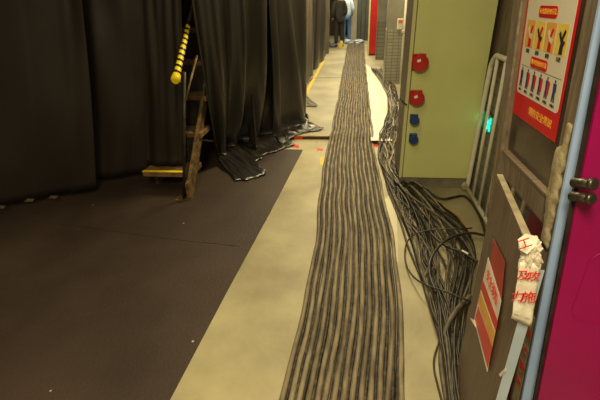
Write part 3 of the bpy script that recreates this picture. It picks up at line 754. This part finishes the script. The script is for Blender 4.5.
# peeling cream tape on the near stile
random.seed(3)
bm = bmesh.new(); L, Rr = [], []
for k in range(26):
    y = 1.31-k*.0145
    l = .475+.012*noise.noise(Vector((k*.5, 1, 0)))-(.012 if 3 < k < 18 else 0)+.004; r = .523+.016*noise.noise(Vector((k*.6, 7, 0)))
    if k < 5: l = .50+.01*noise.noise(Vector((k, 3, 0)))
    z = .004+.004*abs(noise.noise(Vector((k*.8, 2, 4))))
    L.append(bm.verts.new((l, y, z))); Rr.append(bm.verts.new((r, y, z*.7)))
mid = [bm.verts.new(((a.co.x+c_.co.x)/2, a.co.y+.004, .006+.006*abs(noise.noise(Vector((i*.9, 5, 5)))))) for i, (a, c_) in enumerate(zip(L, Rr))]
for i in range(25):
    bm.faces.new((L[i], mid[i], mid[i+1], L[i+1])); bm.faces.new((mid[i], Rr[i], Rr[i+1], mid[i+1]))
tp_ = obj('peeling_tape', bm, M['tape_cream'], t, True); md = tp_.modifiers.new('th', 'SOLIDIFY'); md.thickness = .004; tp_['label'] = 'torn cream tape on the near stile'
# lower warning tape with red characters
wt = D3(.488, .532, .28, .70, .0005, .002, M['tape_cream'], 'warning_tape', None, 0); wt['label'] = 'cream tape with red characters'
for k, ch in enumerate('施工重地'):
    obj('character', text_bm(ch, .04), M['red_ink'], wt, M4=Matrix.Translation((.51, .62-k*.075, .003)) @ Matrix.Rotation(0, 4, 'Z'))

# safety poster on the glass (top-level: stuck to the door)
def poster(Mw):
    p = thing('safety_poster', 'red-bordered poster with rows of small pictures stuck on the dark door glass', 'poster')
    p.matrix_world = Mw
    Wp, Hp = .335, .62
    def Q(name, x0, x1, y0, y1, m, z=.001, par=None, th=.0008):
        return obj(name, B(x0, x1, y0, y1, z-th, z), m, par or p)
    Q('border', 0, Wp, 0, Hp, M['poster_red'], .001)
    bm = bmesh.new(); box(bm, .014, Wp-.014, .076, Hp-.05, .0006, .0016)
    bmesh.ops.bevel(bm, geom=[e for e in bm.edges if abs(e.verts[0].co.z-e.verts[1].co.z) > .0005], offset=.014, segments=4, affect='EDGES', profile=.5)
    sh = obj('sheet', bm, M['poster_white'], p)
    def pill(cx, cy, txt):
        bm = bmesh.new(); box(bm, cx-.06, cx+.06, cy-.0155, cy+.0155, .0014, .0024)
        bmesh.ops.bevel(bm, geom=[e for e in bm.edges if abs(e.verts[0].co.z-e.verts[1].co.z) > .0005], offset=.01, segments=3, affect='EDGES', profile=.5)
        b_ = obj('heading', bm, M['poster_red'], p)
        obj('lettering', text_bm(txt, .016), M['ink_gold'], b_, M4=Matrix.Translation((cx, cy, .003)))
    pill(.165, .325, '灭火器使用方法'); pill(.155, .184, '消火栓使用方法')
    # upper row of four pictures
    for k in range(4):
        x0 = .03+k*.071; pm_ = Q('picture', x0, x0+.062, .222, .3, [M['pic_orange'], M['pic_yellow'], M['pic_orange'], M['pic_yellow']][k], .0022)
        bm = bmesh.new(); cx = x0+.033
        poly(bm, [(cx-.008, .225, .003), (cx+.013, .225, .003), (cx+.012, .248, .003), (cx+.004, .26, .003), (cx-.006, .248, .003)], (0, 0, 1), .0006)
        poly(bm, [(cx-.006, .262, .003), (cx+.004, .257, .003), (cx+.018, .282, .003), (cx+.01, .287, .003)], (0, 0, 1), .0006)
        obj('figure', bm, M['poster_red'] if k < 3 else M['ink'], pm_)
        bm = bmesh.new(); poly(bm, [(cx-.02, .275, .0032), (cx-.004, .253, .0032), (cx+.014, .245, .0032), (cx+.02, .257, .0032), (cx, .263, .0032), (cx-.012, .282, .0032)], (0, 0, 1), .0005)
        obj('figure', bm, M['ink'] if k % 2 else M['poster_white'], pm_)
        obj('caption', text_bm(['提起', '拔销', '握管', '压把'][k], .013), M['ink'], p, M4=Matrix.Translation((x0+.03, .211, .0022)))
    # lower row of little standing figures
    for k in range(6):
        cx = .042+k*.048
        bm = bmesh.new(); bmesh.ops.create_circle(bm, cap_ends=True, segments=10, radius=.0045, matrix=Matrix.Translation((cx, .156, .0028)))
        poly(bm, [(cx-.010, .150, .003), (cx+.009, .150, .003), (cx+.010, .128, .003), (cx+.006, .128, .003), (cx+.009, .100, .003), (cx+.002, .100, .003), (cx, .120, .003), (cx-.004, .100, .003), (cx-.011, .100, .003), (cx-.008, .128, .003)], (0, 0, 1), .0006)
        obj('figure', bm, M['pic_navy'], sh)
        if k in (1, 2, 3, 4):
            bm = bmesh.new(); poly(bm, [(cx+.004, .150, .0031), (cx+.017, .147, .0031), (cx+.014, .112, .0031), (cx+.005, .108, .0031)], (0, 0, 1), .0006)
            obj('figure', bm, M['poster_red'], sh)
        obj('caption', text_bm('步骤' + '一二三四五六'[k], .0095), M['ink'], sh, M4=Matrix.Translation((cx, .089, .0026)))
    obj('rule', B(.025, .31, .165, .1658, .0016, .0022), M['ink'], sh)
    obj('lettering', text_bm('消防安全常识', .028), M['ink_gold'], p, M4=Matrix.Translation((.215, .038, .0016)))
    obj('lettering', text_bm('正确使用 安全第一', .02), M['ink'], p, M4=Matrix.Translation((.165, .365, .0022)))
    for k in range(4):
        obj('picture', B(.03+k*.071, .092+k*.071, .4, .49, .0014, .0022), M['pic_yellow'], p)
    return p
# place: left edge y=1.451, bottom along leaf ~1.228
poster(DM @ Matrix.Translation((1.55-1.470, 1.226*math.sqrt(1+K*K), -.0165)) @ Matrix.Rotation(0, 4, 'Z'))

# ================================================================ BROWN BOARD (swung-out lower leaf)
b0 = Vector((.503, 1.35, 0)); b1 = Vector((.43, .825, 0))
BM = frame(b0+Vector((0, 0, .01)), b1-b0, (0, 0, 1))      # X towards camera, Y up, Z out to corridor
t = thing('door_board', 'brown woodgrain board with cream and grey edges standing upright in front of the glazed door', 'board')
t.matrix_world = BM
L = (b1-b0).length; HB = 1.03
bm = B(0, L, 0, HB, -.017, 0, bev=.0015)
obj('board', bm, M['board_wood'], t)
obj('top_edge', B(-.001, L, HB-.001, HB+.002, -.018, .001), M['edge_cream'], t)
obj('near_edge', B(L-.001, L+.0018, 0, HB-.02, -.024, .001), M['edge_blue'], t)
obj('bottom_strip', B(.0, L, .0, .012, .0, .003), M['edge_cream'], t)
def BP(px, py, off=0.0):
    n = BM.to_3x3() @ Vector((0, 0, 1)); o_ = BM.translation; d_ = ray(px, py)
    return EYE + d_*(((o_-EYE).dot(n)+off)/d_.dot(n))
nb = BM.to_3x3() @ Vector((0, 0, 1))
def sheet_on_board(name, px, m, off, label, cat):
    pts_ = [BP(x, y, off) for x, y in px]
    o_ = obj(name, poly(bmesh.new(), pts_, nb, .0008), m)
    return tag(o_, label, cat) if label else o_
sheet_on_board('red_notice', [(493.5, 239), (504.5, 262), (501, 301), (489, 272)], M['faded_red'], .0045, 'faded red notice stuck high on the brown board', 'notice')
nt_ = sheet_on_board('paper_notice', [(488, 257), (501, 301), (487, 372), (474, 320)], M['paper'], .006, 'white and red notice with a curling corner stuck on the brown board', 'notice')
o_ = sheet_on_board('red_band', [(482.5, 279), (497.5, 321), (495.5, 331), (480.5, 288)], M['poster_red'], .0072, None, None); o_.parent = nt_
o_ = sheet_on_board('red_band', [(478, 306), (492, 347), (487.5, 368), (474.8, 319)], M['poster_red'], .0072, None, None); o_.parent = nt_
o_ = sheet_on_board('picture', [(480.5, 291), (495, 333), (492, 346), (478, 303)], M['pic_orange'], .0072, None, None); o_.parent = nt_
o_ = sheet_on_board('paper_scrap', [(499, 374), (505, 368), (506, 371), (500, 377)], M['paper'], .004, 'small white scrap stuck low on the near edge of the brown board', 'scrap')
# notice lettering
pc = BP(491.5, 287, .0078); x1_ = (BP(497.5, 305, .0078)-BP(484.5, 268, .0078))
obj('lettering', text_bm('安全须知', .045), M['red_ink'], nt_, M4=frame(pc, x1_, (0, 0, 1)))
pc = BP(497, 268, .0058)
# curled corner
cp = [BP(474, 320, .006), BP(476, 328, .006), BP(470, 318, .03)]
o_ = obj('curled_corner', poly(bmesh.new(), cp, nb, .0008), M['paper'], nt_); o_['label'] = 'curled white corner'

# paper wrapped around the near top corner of the board
yy = .806
t = thing('paper_wrap', 'torn white paper with red characters taped over the near top corner of the brown board', 'paper', (0, 0, 0))
pa = [aty(x, y, yy) for x, y in ((521, 262), (541, 264), (540, 290), (531, 326), (511, 318), (516, 290))]
org = aty(525, 300, yy)
bm = bmesh.new(); G = []
TL, TR_, BL, BR = aty(520, 262, yy), aty(541, 264, yy), aty(511, 318, yy), aty(531, 326, yy)
for i in range(9):
    row = []
    for j in range(15):
        u, v = i/8, j/14
        p = TL.lerp(TR_, u).lerp(BL.lerp(BR, u), v)
        p.y += .006*noise.noise(Vector((u*2, v*4, 3)))+.012*(1-v)**3*noise.noise(Vector((u*5, v*7, 8)))
        if j == 14: p.z += .004*noise.noise(Vector((u*9, 1, 1)))
        row.append(bm.verts.new(p))
    G.append(row)
for i in range(8):
    for j in range(14): bm.faces.new((G[i][j], G[i+1][j], G[i+1][j+1], G[i][j+1]))
o_ = obj('sheet', bm, M['paper'], t, True); md = o_.modifiers.new('th', 'SOLIDIFY'); md.thickness = .0012
# crumple over the corner
bm = bmesh.new(); bmesh.ops.create_icosphere(bm, subdivisions=4, radius=1)
for v in bm.verts:
    k = 1+.45*noise.noise(v.co*2.3+Vector((4, 0, 0)))+.25*noise.noise(v.co*6)
    v.co = Vector((v.co.x*.02*k, v.co.y*.022*k, v.co.z*.04*k))
o_ = obj('crumpled_top', bm, M['paper'], t); q = aty(530, 254, .822); o_.location = q
bm = bmesh.new()
poly(bm, [aty(520, 250, .80), aty(518, 240, .81), aty(526, 234, .82), aty(534, 236, .82), aty(536, 246, .80), aty(527, 254, .79)], (0, -1, 0), .002)
obj('torn_flap', bm, M['paper'], t)
poly_t = [('施', 528.5, 298, .036), ('力', 517.5, 297, .032), ('攻', 534, 277, .03), ('及', 523.5, 276, .03)]
for ch, px, py, sz in poly_t:
    obj('character', text_bm(ch, sz, .0006), M['red_ink'], t, M4=frame(aty(px, py, yy-.009), aty(px+6, py, yy)-aty(px-6, py, yy), aty(px, py-6, yy)-aty(px, py+6, yy)))
o_ = obj('character', text_bm('工', .03, .0006), M['red_ink'], t, M4=frame(aty(525, 244, yy-.022), (1, 0, .5), (-.5, 0, 1)))
obj('small_print', text_bm('· — · · —', .012, .0004), M['ink'], t, M4=frame(aty(521, 316, yy-.009), aty(527, 318, yy)-aty(515, 314, yy), (0, 0, 1)))

# ================================================================ BLUE POST AND MAGENTA PANEL
def lean_box(px_pts, yfront, depth):
    bm_ = bmesh.new(); poly(bm_, [aty(x, y, yfront) for x, y in px_pts], (0, -1, 0), depth); return bm_
def ext(p, q, z):           # carry the line p-q on to height z
    k = (z-p.z)/(q.z-p.z); return p.lerp(q, k)
yb = .96
l0, l1 = aty(577, 120, yb), aty(522, 400, yb); r0_, r1_ = aty(592, 120, yb), aty(536, 400, yb)
bm = bmesh.new(); poly(bm, [ext(l0, l1, 2.1), ext(r0_, r1_, 2.1), ext(r0_, r1_, .003), ext(l0, l1, .003)], (0, -1, 0), .008)
tag(obj('blue_post', bm, M['sky_blue']), 'narrow pale blue upright post between the door and the magenta panel', 'post')
ym = .90
l0, l1 = aty(595.5, 110, ym), aty(538, 400, ym)
t = thing('magenta_panel', 'tall magenta panel with an embossed rounded rectangle at the right edge', 'panel')
a_, c_ = ext(l0, l1, 2.1), ext(l0, l1, .003)
bm = bmesh.new(); poly(bm, [a_, Vector((1.08, ym, 2.1)), Vector((1.08, ym, .003)), c_], (0, -1, 0), .008)
pn = obj('panel', bm, M['magenta'], t)
bm = bmesh.new(); s_ = Vector((-.006, .012, 0)); poly(bm, [a_+s_, a_+Vector((.03, .012, 0)), c_+Vector((.03, .012, 0)), c_+s_], (0, -1, 0), .008)
obj('shadow_gap', bm, M['black_metal'], t)  # added black strip standing in for the shaded gap beside the blue post
bm = bmesh.new(); p0 = aty(590, 285, ym)
cx0, cz0, cz1 = aty(581, 285, ym).x, aty(585, 322, ym).z, aty(590, 249, ym).z
pts_ = []
xr = cx0+.26
for (cx, cz, a0) in ((cx0+.045, cz0+.045, 180), (xr-.045, cz0+.045, 270), (xr-.045, cz1-.045, 0), (cx0+.045, cz1-.045, 90)):
    for k in range(7):
        a = math.radians(a0+k*15); pts_.append(Vector((cx+.045*math.cos(a), ym-.001, cz+.045*math.sin(a))))
pts_.append(pts_[0])
tube(bm, pts_, .0016, n=6, cap=False)
obj('embossed_outline', bm, M['magenta'], pn)
# steel bolts between post and panel
for (px0, py0, px1, py1), lb in (((580, 183, 594, 184), 'upper short steel rod joining the blue post and magenta panel'), ((578, 197, 592, 199), 'lower short steel rod joining the blue post and magenta panel')):
    p0, p1 = aty(px0, py0, .885), aty(px1, py1, .855)
    b_ = thing('hinge_rod', lb, 'hinge rod', tuple(p0), group='steel rods beside the blue post')
    d_ = p1-p0
    obj('rod', T([d_*-.5, d_], .011, n=12), M['steel'], b_)
    obj('end_cap', T([d_*.8, d_*1.02, d_*1.1], 1, n=12, rv=[.0135, .0135, .010]), M['steel'], b_)
# crimson box behind the open lower half of the door
t = thing('crimson_box', 'deep crimson box standing behind the open lower half of the door', 'box', (.70, 1.02, 0))
obj('body', B(0, .36, 0, .46, .03, .98, bev=.008), M['magenta_dark'], t)
obj('lid_rim', B(-.006, .366, -.006, .466, .90, .93, bev=.003), M['magenta_dark'], t)
for x in (.03, .29): obj('foot', B(x, x+.04, .03, .43, 0, .03), M['black_metal'], t)
